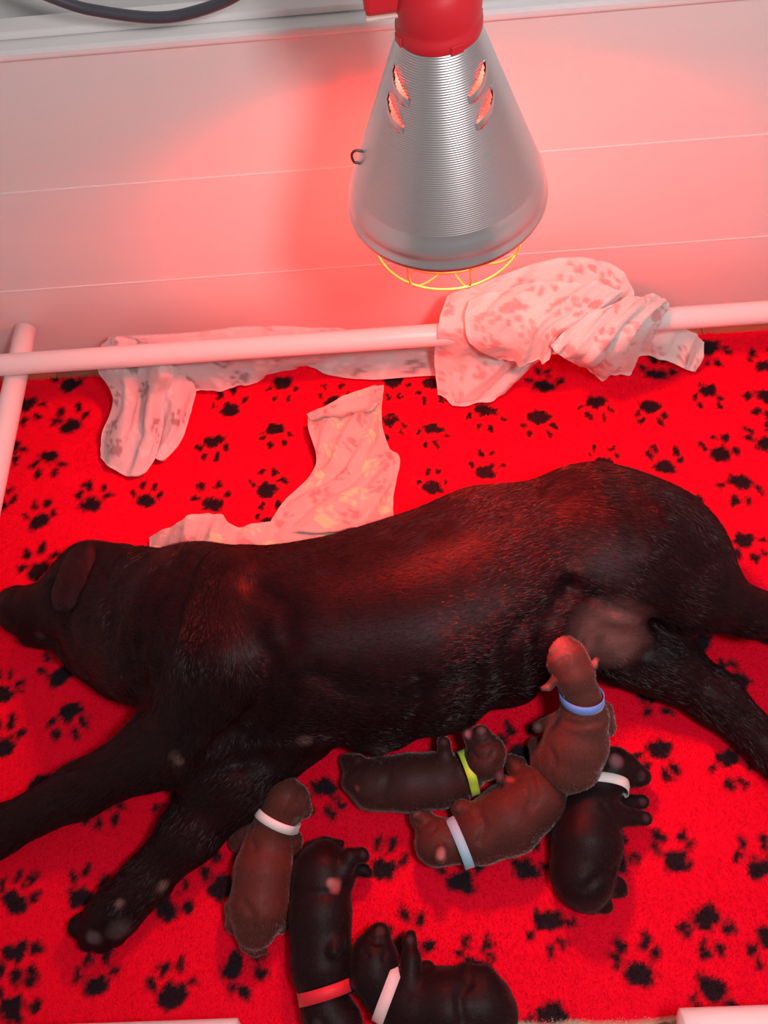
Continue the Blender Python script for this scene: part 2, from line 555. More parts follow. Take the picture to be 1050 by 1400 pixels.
class Body:
    def __init__(self, h, z0):
        self.h, self.z0, self.prims, self.grooves, self.press = h, z0, [], [], []

    def cone(self, a, b, r1, r2, k, sub=False):
        a, b = np.asarray(a, float), np.asarray(b, float)
        lo = np.minimum(a - r1, b - r2); hi = np.maximum(a + r1, b + r2)
        d = b - a
        L = np.linalg.norm(d)
        self.prims.append((lambda P: sd_cone(P, a, b, r1, r2), lo, hi, k, d / L if L > 1e-6 else np.zeros(3), sub))

    def ell(self, c, axis, rad, k, comb=None, up=(0, 0, 1), sub=False):
        c = np.asarray(c, float); rad = np.asarray(rad, float)
        x = np.asarray(axis, float); x = x / np.linalg.norm(x)
        u = np.asarray(up, float)
        y = np.cross(u, x); y /= np.linalg.norm(y)
        z = np.cross(x, y)
        R = np.stack([x, y, z])
        m = rad.max()
        self.prims.append((lambda P: sd_ell(P, c, R, rad), c - m, c + m, k, x if comb is None else np.asarray(comb, float), sub))

    def groove(self, pts, depth, width):
        self.grooves.append((np.array([q[:2] for q in pts], float), depth, width))

    def hit(self, px, py, dflt=None):
        for z in np.linspace(0.32, self.z0, 320):
            p = at(px, py, z)
            i = np.rint((p - self.lo) / self.h).astype(int)
            if np.all(i >= 0) and np.all(i < self.F.shape) and self.F[tuple(i)] < 0:
                return p
        return dflt

    def mesh(self, smooth=2):
        h = self.h
        lo = np.min([p[1] for p in self.prims if not p[5]], 0) - 3 * h
        hi = np.max([p[2] for p in self.prims if not p[5]], 0) + 3 * h
        lo[2] = max(lo[2], self.z0 - 2 * h)
        n = np.ceil((hi - lo) / h).astype(int) + 1
        ax = [lo[i] + h * np.arange(n[i]) for i in range(3)]
        F = np.full(n, 1.0, dtype=np.float32)
        for fn, a, b, k, _, sub in self.prims:
            m = max(k, 3 * h) + 2 * h
            i0 = np.maximum(((a - m - lo) / h).astype(int), 0)
            i1 = np.minimum(((b + m - lo) / h).astype(int) + 2, n)
            if np.any(i1 <= i0):
                continue
            sl = tuple(slice(i0[i], i1[i]) for i in range(3))
            G = np.stack(np.meshgrid(ax[0][sl[0]], ax[1][sl[1]], ax[2][sl[2]], indexing='ij'), -1)
            d = fn(G)
            f = F[sl]
            if sub:
                d = -d
                w = np.clip(0.5 - 0.5 * (d - f) / k * -1, 0, 1)
                w = np.clip(0.5 + 0.5 * (d - f) / k, 0, 1)
                F[sl] = f * (1 - w) + d * w + k * w * (1 - w)
            else:
                w = np.clip(0.5 + 0.5 * (f - d) / k, 0, 1)
                F[sl] = f * (1 - w) + d * w - k * w * (1 - w)
        self.F, self.lo = F, lo
        for px, depth, width in self.grooves:
            pts = [self.hit(x, y) for x, y in resample(px, 5)]
            pts = np.array([p for p in pts if p is not None])
            if len(pts) < 2:
                continue
            m = 3 * width
            i0 = np.maximum(((pts.min(0) - m - lo) / h).astype(int), 0)
            i1 = np.minimum(((pts.max(0) + m - lo) / h).astype(int) + 2, n)
            sl = tuple(slice(i0[i], i1[i]) for i in range(3))
            G = np.stack(np.meshgrid(ax[0][sl[0]], ax[1][sl[1]], ax[2][sl[2]], indexing='ij'), -1)
            d2 = np.full(G.shape[:3], 9.0)
            for i in range(len(pts) - 1):
                d2 = np.minimum(d2, sd_cone(G, pts[i], pts[i + 1], 0, 0))
            F[sl] += depth * np.exp(-(d2 / width) ** 2)
        # bodies already lying there press this one flat where they touch
        for other in self.press:
            for fn, a, b, k, _, sub in other.prims:
                if sub:
                    continue
                i0 = np.maximum(((a - lo) / h).astype(int) - 2, 0)
                i1 = np.minimum(((b - lo) / h).astype(int) + 3, n)
                if np.any(i1 <= i0):
                    continue
                sl = tuple(slice(i0[i], i1[i]) for i in range(3))
                G = np.stack(np.meshgrid(ax[0][sl[0]], ax[1][sl[1]], ax[2][sl[2]], indexing='ij'), -1)
                F[sl] = np.maximum(F[sl], -fn(G) + 0.0015)
        Z = ax[2][None, None, :]
        F = np.maximum(F, (self.z0 - Z).astype(np.float32))
        V, Q = surface_nets(F, lo, h)
        E = np.vstack([Q[:, [0, 1]], Q[:, [1, 2]], Q[:, [2, 3]], Q[:, [3, 0]]])
        for _ in range(smooth):
            S = np.zeros_like(V); c = np.zeros(len(V))
            np.add.at(S, E[:, 0], V[E[:, 1]]); np.add.at(c, E[:, 0], 1)
            np.add.at(S, E[:, 1], V[E[:, 0]]); np.add.at(c, E[:, 1], 1)
            V = V * 0.45 + 0.55 * S / c[:, None]
        self.V, self.Q = V, Q
        # comb field
        W = np.zeros((len(V), 3))
        for fn, a, b, k, dr, sub in self.prims:
            if sub:
                continue
            near = np.nonzero(np.all((V > a - 0.05) & (V < b + 0.05), 1))[0]
            if len(near) == 0:
                continue
            d = fn(V[near])
            W[near] += np.exp(-np.maximum(d, -0.01) / 0.012)[:, None] * dr
        self.comb = W / (np.linalg.norm(W, axis=1)[:, None] + 1e-9)
        return V, Q


def surface_nets(F, lo, h):
    s = F < 0
    n = np.array(F.shape)
    cs = [(a, b, c) for a in (0, 1) for b in (0, 1) for c in (0, 1)]
    sub = lambda A, o: A[o[0]:n[0] - 1 + o[0], o[1]:n[1] - 1 + o[1], o[2]:n[2] - 1 + o[2]]
    cnt = sum(sub(s, o).astype(np.int8) for o in cs)
    mixed = (cnt > 0) & (cnt < 8)
    idx = np.full(mixed.shape, -1, dtype=np.int64)
    I = np.argwhere(mixed)
    idx[mixed] = np.arange(len(I))
    vals = {o: sub(F, o)[mixed] for o in cs}
    acc = np.zeros((len(I), 3)); num = np.zeros(len(I))
    for o in cs:
        for a in range(3):
            if o[a] == 0:
                p = list(o); p[a] = 1; p = tuple(p)
                va, vb = vals[o], vals[p]
                cr = (va < 0) != (vb < 0)
                t = np.where(cr, va / np.where(cr, va - vb, 1), 0)
                pos = np.array(o, float)[None, :].repeat(len(I), 0)
                pos[:, a] += t
                acc[cr] += pos[cr]; num[cr] += 1
    V = lo + h * (I + acc / num[:, None])
    quads = []
    for a in range(3):
        b, c = (a + 1) % 3, (a + 2) % 3
        s0 = np.take(s, range(n[a] - 1), a); s1 = np.take(s, range(1, n[a]), a)
        e = np.argwhere(s0 != s1)
        e = e[(e[:, b] > 0) & (e[:, c] > 0) & (e[:, b] < n[b] - 1) & (e[:, c] < n[c] - 1)]
        flip = s0[e[:, 0], e[:, 1], e[:, 2]]
        g = []
        for db, dc in ((-1, -1), (0, -1), (0, 0), (-1, 0)):
            q = e.copy(); q[:, b] += db; q[:, c] += dc
            g.append(idx[q[:, 0], q[:, 1], q[:, 2]])
        g = np.stack(g, 1)
        g[~flip] = g[~flip][:, ::-1]
        quads.append(g)
    return V, np.vstack(quads)


def vert_normals(V, Q):
    N = np.zeros_like(V)
    fn = np.cross(V[Q[:, 2]] - V[Q[:, 0]], V[Q[:, 3]] - V[Q[:, 1]])
    for i in range(4):
        np.add.at(N, Q[:, i], fn)
    return N / (np.linalg.norm(N, axis=1)[:, None] + 1e-12)


def fur_mesh(name, V, Q, C, comb, n, length, width, lift=0.28, jitter=0.25, seed=0, zmin=0.012, lenmap=None, tone=(0.6, 1.5), soft=False):
    rng = np.random.default_rng(seed)
    N = vert_normals(V, Q)
    T = np.vstack([Q[:, [0, 1, 2]], Q[:, [0, 2, 3]]])
    A = np.linalg.norm(np.cross(V[T[:, 1]] - V[T[:, 0]], V[T[:, 2]] - V[T[:, 0]]), axis=1)
    A = A * (V[T[:, 0], 2] > zmin + 0.003)
    f = np.searchsorted(np.cumsum(A) / A.sum(), rng.random(n))
    f = np.minimum(f, len(T) - 1)
    a, b = rng.random(n), rng.random(n)
    sw = a + b > 1
    a[sw], b[sw] = 1 - a[sw], 1 - b[sw]
    w = np.stack([1 - a - b, a, b], 1)[..., None]
    mixv = lambda X: (X[T[f]] * w).sum(1)
    P, NN, CC, D = mixv(V), mixv(N), mixv(C), mixv(comb)
    NN /= np.linalg.norm(NN, axis=1)[:, None] + 1e-9
    D = D - NN * (D * NN).sum(1)[:, None]
    D /= np.linalg.norm(D, axis=1)[:, None] + 1e-9
    low = np.stack([vnoise(P, 45, seed + 1), vnoise(P, 45, seed + 2), vnoise(P, 45, seed + 3)], 1)
    D = D + low * 0.28 + rng.normal(0, jitter, (n, 3))
    D = D - NN * (D * NN).sum(1)[:, None]
    D /= np.linalg.norm(D, axis=1)[:, None] + 1e-9
    lf = lift * (0.5 + rng.random(n))[:, None]
    D = D + NN * lf
    D /= np.linalg.norm(D, axis=1)[:, None]
    L = length * (0.6 + 0.8 * rng.random(n))
    if lenmap is not None:
        L = L * mixv(lenmap[:, None])[:, 0]
    S = np.cross(D, NN)
    S /= np.linalg.norm(S, axis=1)[:, None] + 1e-9
    roll = rng.uniform(-1.1, 1.1, n)[:, None]
    S = S * np.cos(roll) + np.cross(D, S) * np.sin(roll)
    S *= width
    B = P - NN * 0.0006
    Vb = np.stack([B - S, B + S, P + D * L[:, None]], 1).reshape(-1, 3)
    Vb[:, 2] = np.maximum(Vb[:, 2], zmin - 0.004)
    CC = CC * rng.uniform(tone[0], tone[1], n)[:, None]
    me = make_mesh(name, Vb, [np.arange(n * 3).reshape(n, 3)], np.repeat(CC, 3, 0), smooth=soft)
    if soft:                       # downy coat: strands shade with the skin they grow on
        ns = NN + rng.normal(0, .28, (n, 3))
        ns /= np.linalg.norm(ns, axis=1)[:, None]
        me.normals_split_custom_set_from_vertices(np.repeat(ns, 3, 0).tolist())
    return me


def hitz(B, p):
    """slide a point along its sight line on to the body's surface"""
    q = MR.T @ (np.asarray(p) - CAM)
    px, py = 525 + FPX * q[0] / -q[2], 700 - FPX * q[1] / -q[2]
    return B.hit(px, py, np.asarray(p))


def paint(V, base, spots):
    C = np.tile(np.asarray(base, float), (len(V), 1))
    for c, r, col, amt in spots:
        c = np.asarray(c, float)
        if np.ndim(r) == 0:
            d = np.linalg.norm(V - c, axis=1) / r
        else:
            d = np.linalg.norm((V - c) / np.asarray(r), axis=1)
        w = np.clip(1.6 - 1.6 * d, 0, 1) * amt
        w = np.clip(w, 0, 1)
        C = C * (1 - w[:, None]) + np.asarray(col) * w[:, None]
    return C


# ------------------------------------------------------------------ the mother dog
BLACK = (0.0135, 0.0024, 0.0038)
ZF = 0.0132
BODIES = []


def mother():
    B = Body(0.0042, ZF)
    BODIES.append(B)
    A = at

    def cone(x1, y1, z1, r1, x2, y2, z2, r2, k=0.03):
        B.cone(A(x1, y1, z1), A(x2, y2, z2), r1, r2, k)

    def ell(x, y, z, x2, y2, ra, rb, rc, k=0.05, comb=None):
        c = A(x, y, z)
        B.ell(c, A(x2, y2, z) - c, (ra, rb, rc), k, comb)
    tail_dir = (1, 0.1, 0)
    # trunk
    ell(285, 862, .115, 400, 866, .125, .128, .118, .04)
    ell(420, 872, .125, 520, 868, .150, .142, .128, .06)
    ell(560, 848, .122, 660, 830, .150, .157, .125, .06)
    ell(680, 800, .118, 780, 766, .135, .158, .122, .06)
    ell(800, 745, .120, 900, 730, .130, .112, .118, .06)
    ell(905, 742, .115, 960, 790, .085, .075, .095, .06)
    ell(945, 772, .100, 985, 810, .055, .045, .080, .04)
    # shoulder blade and upper arm
    cone(325, 800, .195, .052, 305, 900, .185, .068, .03)
    cone(305, 895, .175, .070, 262, 1005, .118, .056, .03)
    # neck
    cone(245, 838, .112, .098, 175, 830, .088, .078, .04)
    cone(200, 900, .085, .070, 150, 880, .065, .055, .05)
    cone(165, 780, .095, .042, 125, 772, .085, .036, .03)
    # skull, cheek, muzzle
    ell(122, 795, .075, 60, 815, .062, .058, .062, .02, (1, 0, 0))
    ell(120, 845, .070, 60, 850, .055, .045, .055, .03, (1, 0, 0))
    cone(85, 823, .074, .045, 42, 836, .062, .037, .025)
    cone(42, 836, .062, .036, 27, 836, .058, .034, .02)
    cone(82, 868, .050, .026, 40, 871, .042, .016, .010)      # lower jaw
    cone(84, 846, .072, .030, 44, 852, .062, .022, .012)      # flews
    cone(190, 772, .150, .028, 178, 840, .140, .036, .020)    # roll of skin on the neck
    cone(178, 840, .140, .036, 180, 900, .105, .032, .020)
    cone(22, 818, .068, .020, 13, 818, .066, .017, .010)       # nose
    cone(88, 792, .118, .015, 76, 800, .112, .010, .015)       # brow
    cone(112, 893, .040, .030, 165, 925, .045, .035, .03)      # throat skin
    # near-side foreleg (uppermost), stretched to the left
    cone(262, 1005, .108, .056, 215, 1026, .092, .047, .03)
    cone(215, 1026, .090, .047, 110, 1080, .066, .037, .03)
    cone(110, 1080, .066, .036, 0, 1136, .050, .031, .02)
    cone(0, 1136, .050, .031, -30, 1151, .046, .033, .02)
    cone(-30, 1151, .044, .034, -44, 1158, .040, .031, .02)
    B.ell(A(246, 1036, .112), (1, .2, 0), (.020, .017, .018), .02)          # elbow
    # far-side foreleg, on the blanket
    cone(395, 985, .075, .070, 330, 1060, .060, .053, .04)
    cone(330, 1060, .060, .052, 262, 1135, .050, .041, .03)
    cone(262, 1135, .050, .041, 196, 1207, .043, .031, .02)
    cone(196, 1207, .043, .031, 160, 1244, .040, .033, .02)
    cone(160, 1244, .038, .032, 140, 1262, .036, .030, .02)
    for x, y, r, x0, y0 in ((108, 1266, .0155, 140, 1248), (122, 1284, .0155, 145, 1260), (141, 1288, .0150, 155, 1266), (160, 1280, .0135, 166, 1258)):
        cone(x0, y0, .042, .016, x, y, .034, r, .003)
    cone(218, 1212, .036, .012, 226, 1214, .034, .008, .01)     # carpal pad
    # breast and belly
    ell(380, 985, .080, 480, 1000, .075, .045, .060, .03)
    ell(515, 980, .080, 600, 975, .070, .050, .060, .018)
    ell(600, 950, .085, 700, 935, .075, .056, .066, .018)
    ell(690, 915, .085, 760, 900, .062, .054, .074, .018)
    ell(755, 890, .066, 800, 880, .045, .045, .052, .03)
    for x, y, z, dx, dy in ((517, 1018, .085, 0, 16), (412, 1006, .090, 2, 12), (640, 975, .095, 2, 13)):
        cone(x, y, z, .013, x + dx * .6, y + dy * .6, z - .004, .006, .012)
    # groin and inner thigh
    ell(825, 868, .080, 880, 880, .062, .040, .062, .02, (.6, -.4, 0))
    # uppermost hind leg
    ell(835, 722, .165, 900, 770, .105, .080, .070, .04)
    cone(870, 755, .165, .073, 945, 805, .140, .056, .04)
    cone(945, 810, .140, .052, 1025, 838, .115, .033, .03)
    cone(1025, 838, .115, .032, 1075, 844, .100, .028, .02)
    cone(1075, 842, .100, .029, 1180, 850, .060, .025, .02)
    cone(1180, 850, .055, .027, 1235, 860, .040, .026, .02)
    cone(800, 790, .175, .035, 850, 815, .165, .040, .04)        # flank fold over the knee
    # lower hind leg, on the blanket
    cone(850, 890, .065, .052, 905, 905, .058, .047, .03)
    cone(905, 905, .058, .047, 975, 952, .050, .037, .03)
    cone(975, 952, .050, .037, 1060, 1030, .043, .029, .02)
    cone(1060, 1030, .043, .028, 1130, 1110, .040, .026, .02)
    cone(1130, 1110, .038, .028, 1160, 1150, .036, .027, .02)
    # paws of the far ends
    for x, y in ((1236, 846), (1242, 858), (1240, 872)):
        cone(1215, 858, .045, .016, x, y, .034, .013, .004)
    for x, y in ((1160, 1172), (1172, 1166), (1180, 1154)):
        cone(1150, 1140, .040, .016, x, y, .032, .013, .004)
    for x, y in ((-58, 1150), (-62, 1163), (-56, 1175)):
        cone(-38, 1156, .044, .016, x, y, .034, .013, .004)
    # tail tucked behind
    cone(968, 800, .075, .030, 1010, 845, .045, .022, .03)
    cone(1010, 845, .045, .022, 1085, 880, .030, .014, .02)
    # folds and muscle lines
    for pts, dep, wid in (
            ([(238, 748), (228, 790), (202, 840), (190, 890), (192, 940)], .011, .009), ([(165, 765), (158, 800), (164, 850), (182, 915)], .008, .008),
            ([(268, 760), (248, 800), (236, 860), (216, 925)], .008, .010), ([(372, 895), (366, 940), (345, 972), (300, 1012), (276, 1045)], .014, .010),
            ([(392, 925), (374, 975), (338, 1002)], .008, .009), ([(275, 1062), (305, 1050), (360, 1038)], .012, .010),
            ([(778, 803), (800, 810), (850, 838), (895, 853)], .008, .009), ([(775, 803), (748, 850), (736, 900), (745, 940)], .014, .013),
            ([(700, 965), (690, 910), (700, 870), (735, 835)], .008, .014), ([(866, 912), (880, 892)], .005, .008),
            ([(880, 690), (905, 740), (960, 780)], .005, .013), ([(14, 858), (35, 862), (62, 870), (82, 882)], .005, .0045),
            ([(142, 785), (150, 830), (152, 865)], .008, .010), ([(430, 925), (490, 948), (560, 948), (640, 925)], .006, .014),
            ([(345, 800), (385, 830), (395, 880)], .006, .014), ([(560, 990), (575, 960), (570, 930)], .005, .010), ([(640, 985), (655, 950), (650, 915)], .005, .010),
            ([(20, 812), (16, 818), (19, 824)], .004, .0035), ([(57, 806), (64, 801), (72, 803)], .004, .003), ([(74, 785), (92, 850), (98, 880)], .005, .010), ([(830, 645), (860, 690), (870, 740)], .004, .016),
            ([(108, 1262), (125, 1272)], .005, .004), ([(128, 1292), (138, 1272)], .005, .004), ([(148, 1290), (150, 1272)], .005, .004)):
        B.groove(pts, dep, wid)
    V, Q = B.mesh(2)
    SKIN = (0.20, 0.085, 0.075)
    PAD = (0.10, 0.075, 0.075)
    spots = [(A(828, 866, .15), (.078, .050, .09), (0.34, 0.135, 0.12), .85),
             (A(517, 1028, .07), .028, (0.06, 0.032, 0.033), .8), (A(416, 1012, .085), .014, SKIN, .6),
             (A(648, 996, .075), .02, SKIN, .7), (A(239, 1033, .125), .010, (0.16, 0.095, 0.08), .8),
             (A(244, 1041, .11), .009, (0.22, 0.13, 0.11), .9),
             (A(163, 1272, .045), .020, PAD, 1), (A(128, 1283, .048), .014, PAD, 1), (A(224, 1212, .045), .011, (0.26, 0.15, 0.13), 1),
             (A(164, 1235, .066), .008, (0.22, 0.13, 0.13), 1), (A(56, 866, .075), .012, (0.05, 0.025, 0.025), .8),
             (A(12, 818, .075), .018, (0.012, 0.010, 0.011), 1)]
    spots = [(hitz(B, p), r, c, m) for p, r, c, m in spots]
    C = paint(V, BLACK, spots)
    C = C * (0.8 + 0.3 * vnoise(V, 60, 3))[:, None]
    lm = np.ones(len(V))
    for c, r in ((A(40, 838, .09), .075), (A(130, 1270, .05), .06), (A(12, 818, .08), .03), (A(100, 800, .13), .06)):
        lm = np.minimum(lm, np.clip(np.linalg.norm(V - c, axis=1) / r, .30, 1))
    lm = np.minimum(lm, np.clip(np.linalg.norm((V - A(828, 866, .15)) / np.array([.075, .05, .1]), axis=1), .45, 1))
    bare = np.linalg.norm(V - A(12, 818, .075), axis=1) < .016
    lm[bare] = 0.05
    V[:, :] = V
    d = add('dog', make_mesh('dog', V, [Q], C), M_SKIN_DOG, None, 'large black dog lying on its side, nursing the litter of puppies', 'dog')
    add('fur', fur_mesh('fur', V, Q, C * .45 + np.array(BLACK) * .55, B.comb, 450000, .0095, .00022, lift=.14, jitter=.10, seed=5, lenmap=lm), M_FUR, d, kind='stuff')
    # ear flap: thick leaf lying over the side of the head
    E = Body(0.0022, ZF)
    up = np.array([0, 0, 1.0])
    ea, eb, ec = B.hit(118, 752) + .004 * up, B.hit(103, 792) + .008 * up, B.hit(92, 826) + .010 * up
    E.ell((ea + eb) / 2, eb - ea, (.034, .025, .0052), .012, up=(.10, -.05, 1))
    E.ell((eb + ec) / 2, ec - eb, (.034, .028, .0050), .012, up=(-.12, -.15, 1))
    E.cone(ea, ec, .006, .006, .02)
    v, q = E.mesh(3)
    c = paint(v, (.016, .0048, .0066), [])
    e = add('ear', make_mesh('ear', v, [q], c), M_SKIN_DOG, d)
    add('ear_fur', fur_mesh('ear_fur', v, q, c, E.comb, 9000, .0040, .0002, lift=.10, jitter=.08, seed=8), M_FUR, e, kind='stuff')
    # claws and eye
    its = []
    for x, y, x2, y2 in ((104, 1272, 96, 1277), (116, 1290, 108, 1297), (137, 1297, 132, 1305), (158, 1288, 156, 1295)):
        p = resample([A(x, y, .034), A((x + x2) / 2, (y + y2) / 2, .033), A(x2, y2, .025)], 4)
        its.append((p, np.linspace(.0042, .0012, len(p)), False))
    for it in its:
        add('claw', tubes_mesh('claw', [it], 8), M_CLAW, d)
    p = resample([A(66, 800, .114), A(61, 806, .114), A(55, 809, .110)], 5)
    add('eyelid', tubes_mesh('eyelid', [(p, .0032, False)], 8), M_EYELID, d)
    return d


M_CLAW = material('claw_horn', (0.10, 0.07, 0.06), rough=0.35)
M_EYELID = material('eyelid_skin', (0.012, 0.009, 0.010), rough=0.35)
mother()

# ------------------------------------------------------------------ puppies
BROWN = (0.092, 0.0215, 0.0165)
DKBROWN = (0.046, 0.0130, 0.0110)
PUPBLACK = (0.0110, 0.0032, 0.0046)
PINK = (0.38, 0.10, 0.10)


def collar_band(body_v, body_q, centre, axis, rad, width, thick=0.0011, seg=72, lift=0.0012):
    """closed strip hugging the neck; the radius follows the body by ray casts"""
    ax = Vector(axis).normalized()
    u = ax.orthogonal().normalized()
    w = ax.cross(u)
    bvh = BVHTree.FromPolygons([Vector(v) for v in body_v], [tuple(int(i) for i in q) for q in body_q])
    c = Vector(centre)
    rows = [-width / 2, 0.0, width / 2]
    Rr = np.zeros((3, seg))
    for j, s in enumerate(rows):
        for i in range(seg):
            a = 2 * math.pi * i / seg
            d = u * math.cos(a) + w * math.sin(a)
            o = c + ax * s
            hit = bvh.ray_cast(o, d, rad * 2)
            r = hit[3] if hit[0] is not None else rad
            Rr[j, i] = min(max(r, rad * 0.55), rad * 1.3)
    for _ in range(6):
        Rr = (np.roll(Rr, 1, 1) + np.roll(Rr, -1, 1) + 2 * Rr) / 4
    Rr = np.maximum(Rr, Rr.max(0)[None, :] * 0.96) + lift
    V = []
    for off in (0, thick):
        for j, s in enumerate(rows):
            for i in range(seg):
                a = 2 * math.pi * i / seg
                V.append(tuple(c + ax * s + (u * math.cos(a) + w * math.sin(a)) * (Rr[j, i] + off)))
    V = np.array(V)
    V[:, 2] = np.maximum(V[:, 2], ZF - 0.001)
    Q = []
    idx = lambda o, j, i: (o * 3 + j) * seg + i % seg
    for i in range(seg):
        for j in (0, 1):
            Q.append((idx(0, j, i), idx(0, j + 1, i), idx(0, j + 1, i + 1), idx(0, j, i + 1)))
            Q.append((idx(1, j, i), idx(1, j, i + 1), idx(1, j + 1, i + 1), idx(1, j + 1, i)))
        Q.append((idx(0, 0, i), idx(0, 0, i + 1), idx(1, 0, i + 1), idx(1, 0, i)))
        Q.append((idx(0, 2, i), idx(1, 2, i), idx(1, 2, i + 1), idx(0, 2, i + 1)))
    return make_mesh('collar', V, [np.array(Q)], smooth=True)


def puppy(base, prims, spots, collar, label, grooves=(), seed=0, nfur=30000, k=0.006):
    """prims: (x1, y1, z1, r1, x2, y2, z2, r2[, k]) with pixels for x, y, r and metres for z; collar: (x, y, z, ax, ay, az, r px, width px, colour, name)"""
    B = Body(0.0018, ZF)
    B.press = list(BODIES)
    BODIES.append(B)
    for p in prims:
        a, b = at(p[0], p[1], p[2]), at(p[4], p[5], p[6])
        kk = p[8] if len(p) > 8 else k
        B.cone(a, b, p[3] * mpp(a), p[7] * mpp(b), kk)
    for pts, dep, wid in grooves:
        B.groove(pts, dep, wid)
    V, Q = B.mesh(2)
    sp = [(B.hit(x, y, at(x, y, z)), r * mpp(at(x, y, z)), col, amt) for x, y, z, r, col, amt in spots]
    C = paint(V, base, sp)
    lm = np.ones(len(V))
    for c, r, col, amt in sp:
        if amt >= .7:
            lm = np.minimum(lm, np.clip(np.linalg.norm(V - c, axis=1) / (r * 1.1), .25, 1))
    o = add('puppy', make_mesh('puppy', V, [Q], C), M_BLKSKIN if base is PUPBLACK else M_PUPSKIN, None, label, 'puppy')
    add('fur', fur_mesh('fur', V, Q, C, B.comb, nfur, .0036, .00020, lift=.35, jitter=.22, seed=seed + 20, lenmap=lm, tone=(.7, 1.35), soft=True), M_BLKFUR if base is PUPBLACK else M_PUPFUR, o, kind='stuff')
    x, y, z, dx, dy, dz, r, wpx, cc = collar
    c = at(x, y, z)
    e = at(x + dx, y + dy, z) - c
    e = e / np.linalg.norm(e)
    axis = np.array([e[0], e[1], dz])
    m = material('collar_band', cc, rough=0.6, sheen=0.2)
    add('collar', collar_band(V, Q, c, axis, r * mpp(c), wpx * mpp(c)), m, o)
    return o


# brown, white collar, seen from behind, beside the mother's foreleg
puppy(BROWN, [
    (368, 1150, .040, 33, 360, 1190, .042, 39), (360, 1190, .042, 39, 354, 1240, .040, 40), (354, 1240, .040, 40, 350, 1265, .034, 30),
    (374, 1125, .056, 27, 368, 1152, .044, 32), (388, 1098, .068, 27, 376, 1124, .058, 26), (391, 1090, .072, 28, 400, 1094, .068, 24),
    (402, 1098, .064, 17, 415, 1107, .058, 12, .005),
    (336, 1140, .035, 17, 327, 1150, .024, 14), (398, 1150, .030, 16, 402, 1165, .020, 11),
    (328, 1245, .030, 22, 322, 1262, .022, 14), (382, 1250, .028, 20, 385, 1262, .020, 13),
    (350, 1270, .032, 18, 340, 1290, .026, 11), (340, 1290, .026, 11, 348, 1299, .024, 7, .006), (348, 1299, .024, 7, 362, 1300, .022, 4.5, .006),
    (370, 1080, .082, 6, 363, 1072, .084, 4.5, .004), (363, 1072, .084, 4.5, 360, 1082, .080, 5, .004),
    (410, 1107, .070, 7, 405, 1121, .064, 6, .004)],
    [(416, 1112, .034, 8, (.10, .045, .045), .8), (404, 1121, .042, 9, (.16, .10, .085), .6), (362, 1076, .056, 7, (.12, .05, .04), .6)],
    (372, 1117, .056, -14, 26, -.2, 33, 12, (.82, .76, .74)),
    'brown puppy with a white collar, back uppermost, beside the dog\'s foreleg', grooves=[([(346, 1128), (344, 1145), (348, 1160)], .003, .004), ([(334, 1235), (345, 1250), (346, 1268)], .003, .005), ([(408, 1094), (414, 1098)], .0035, .0026)], seed=1)

# black, red collar, on its back, hind feet up
puppy(PUPBLACK, [
    (440, 1195, .040, 40, 438, 1250, .042, 42), (438, 1250, .042, 42, 440, 1320, .040, 41), (440, 1320, .040, 40, 440, 1352, .038, 31),
    (440, 1352, .038, 29, 446, 1376, .038, 30), (446, 1380, .040, 34, 462, 1402, .038, 34),
    (462, 1405, .040, 26, 475, 1428, .034, 20), (475, 1428, .032, 16, 482, 1440, .030, 11, .008),
    (444, 1175, .036, 26, 436, 1180, .034, 24),
    (466, 1195, .055, 15, 478, 1172, .058, 11), (478, 1172, .058, 11, 494, 1169, .050, 9, .006), (494, 1169, .050, 9, 498, 1172, .044, 7, .006),
    (472, 1205, .045, 13, 480, 1188, .040, 10), (480, 1188, .040, 9, 498, 1190, .032, 7.5, .006), (498, 1190, .032, 7.5, 504, 1194, .026, 6, .006),
    (440, 1162, .032, 12, 428, 1160, .030, 9), (428, 1160, .030, 9, 444, 1152, .030, 6.5, .006), (444, 1152, .030, 6.5, 466, 1153, .034, 5, .006),
    (408, 1200, .030, 20, 404, 1180, .024, 15),
    (458, 1290, .068, 13, 456, 1300, .076, 9), (424, 1330, .056, 12, 412, 1338, .050, 9),
    (428, 1392, .060, 9, 434, 1400, .062, 7, .005)],
    [(458, 1211, .080, 12, PINK, .95), (452, 1207, .080, 8, (.34, .16, .15), .8), (497, 1169, .056, 6, (.03, .018, .02), .8), (434, 1400, .066, 9, (.05, .03, .035), .7)],
    (440, 1357, .039, 4, 20, 0, 34, 16, (.72, .012, .03)),
    'black puppy with a red collar, lying belly up with its hind feet raised', grooves=[([(405, 1215, .06), (440, 1222, .085), (470, 1215, .075)], .003, .006)], seed=2)

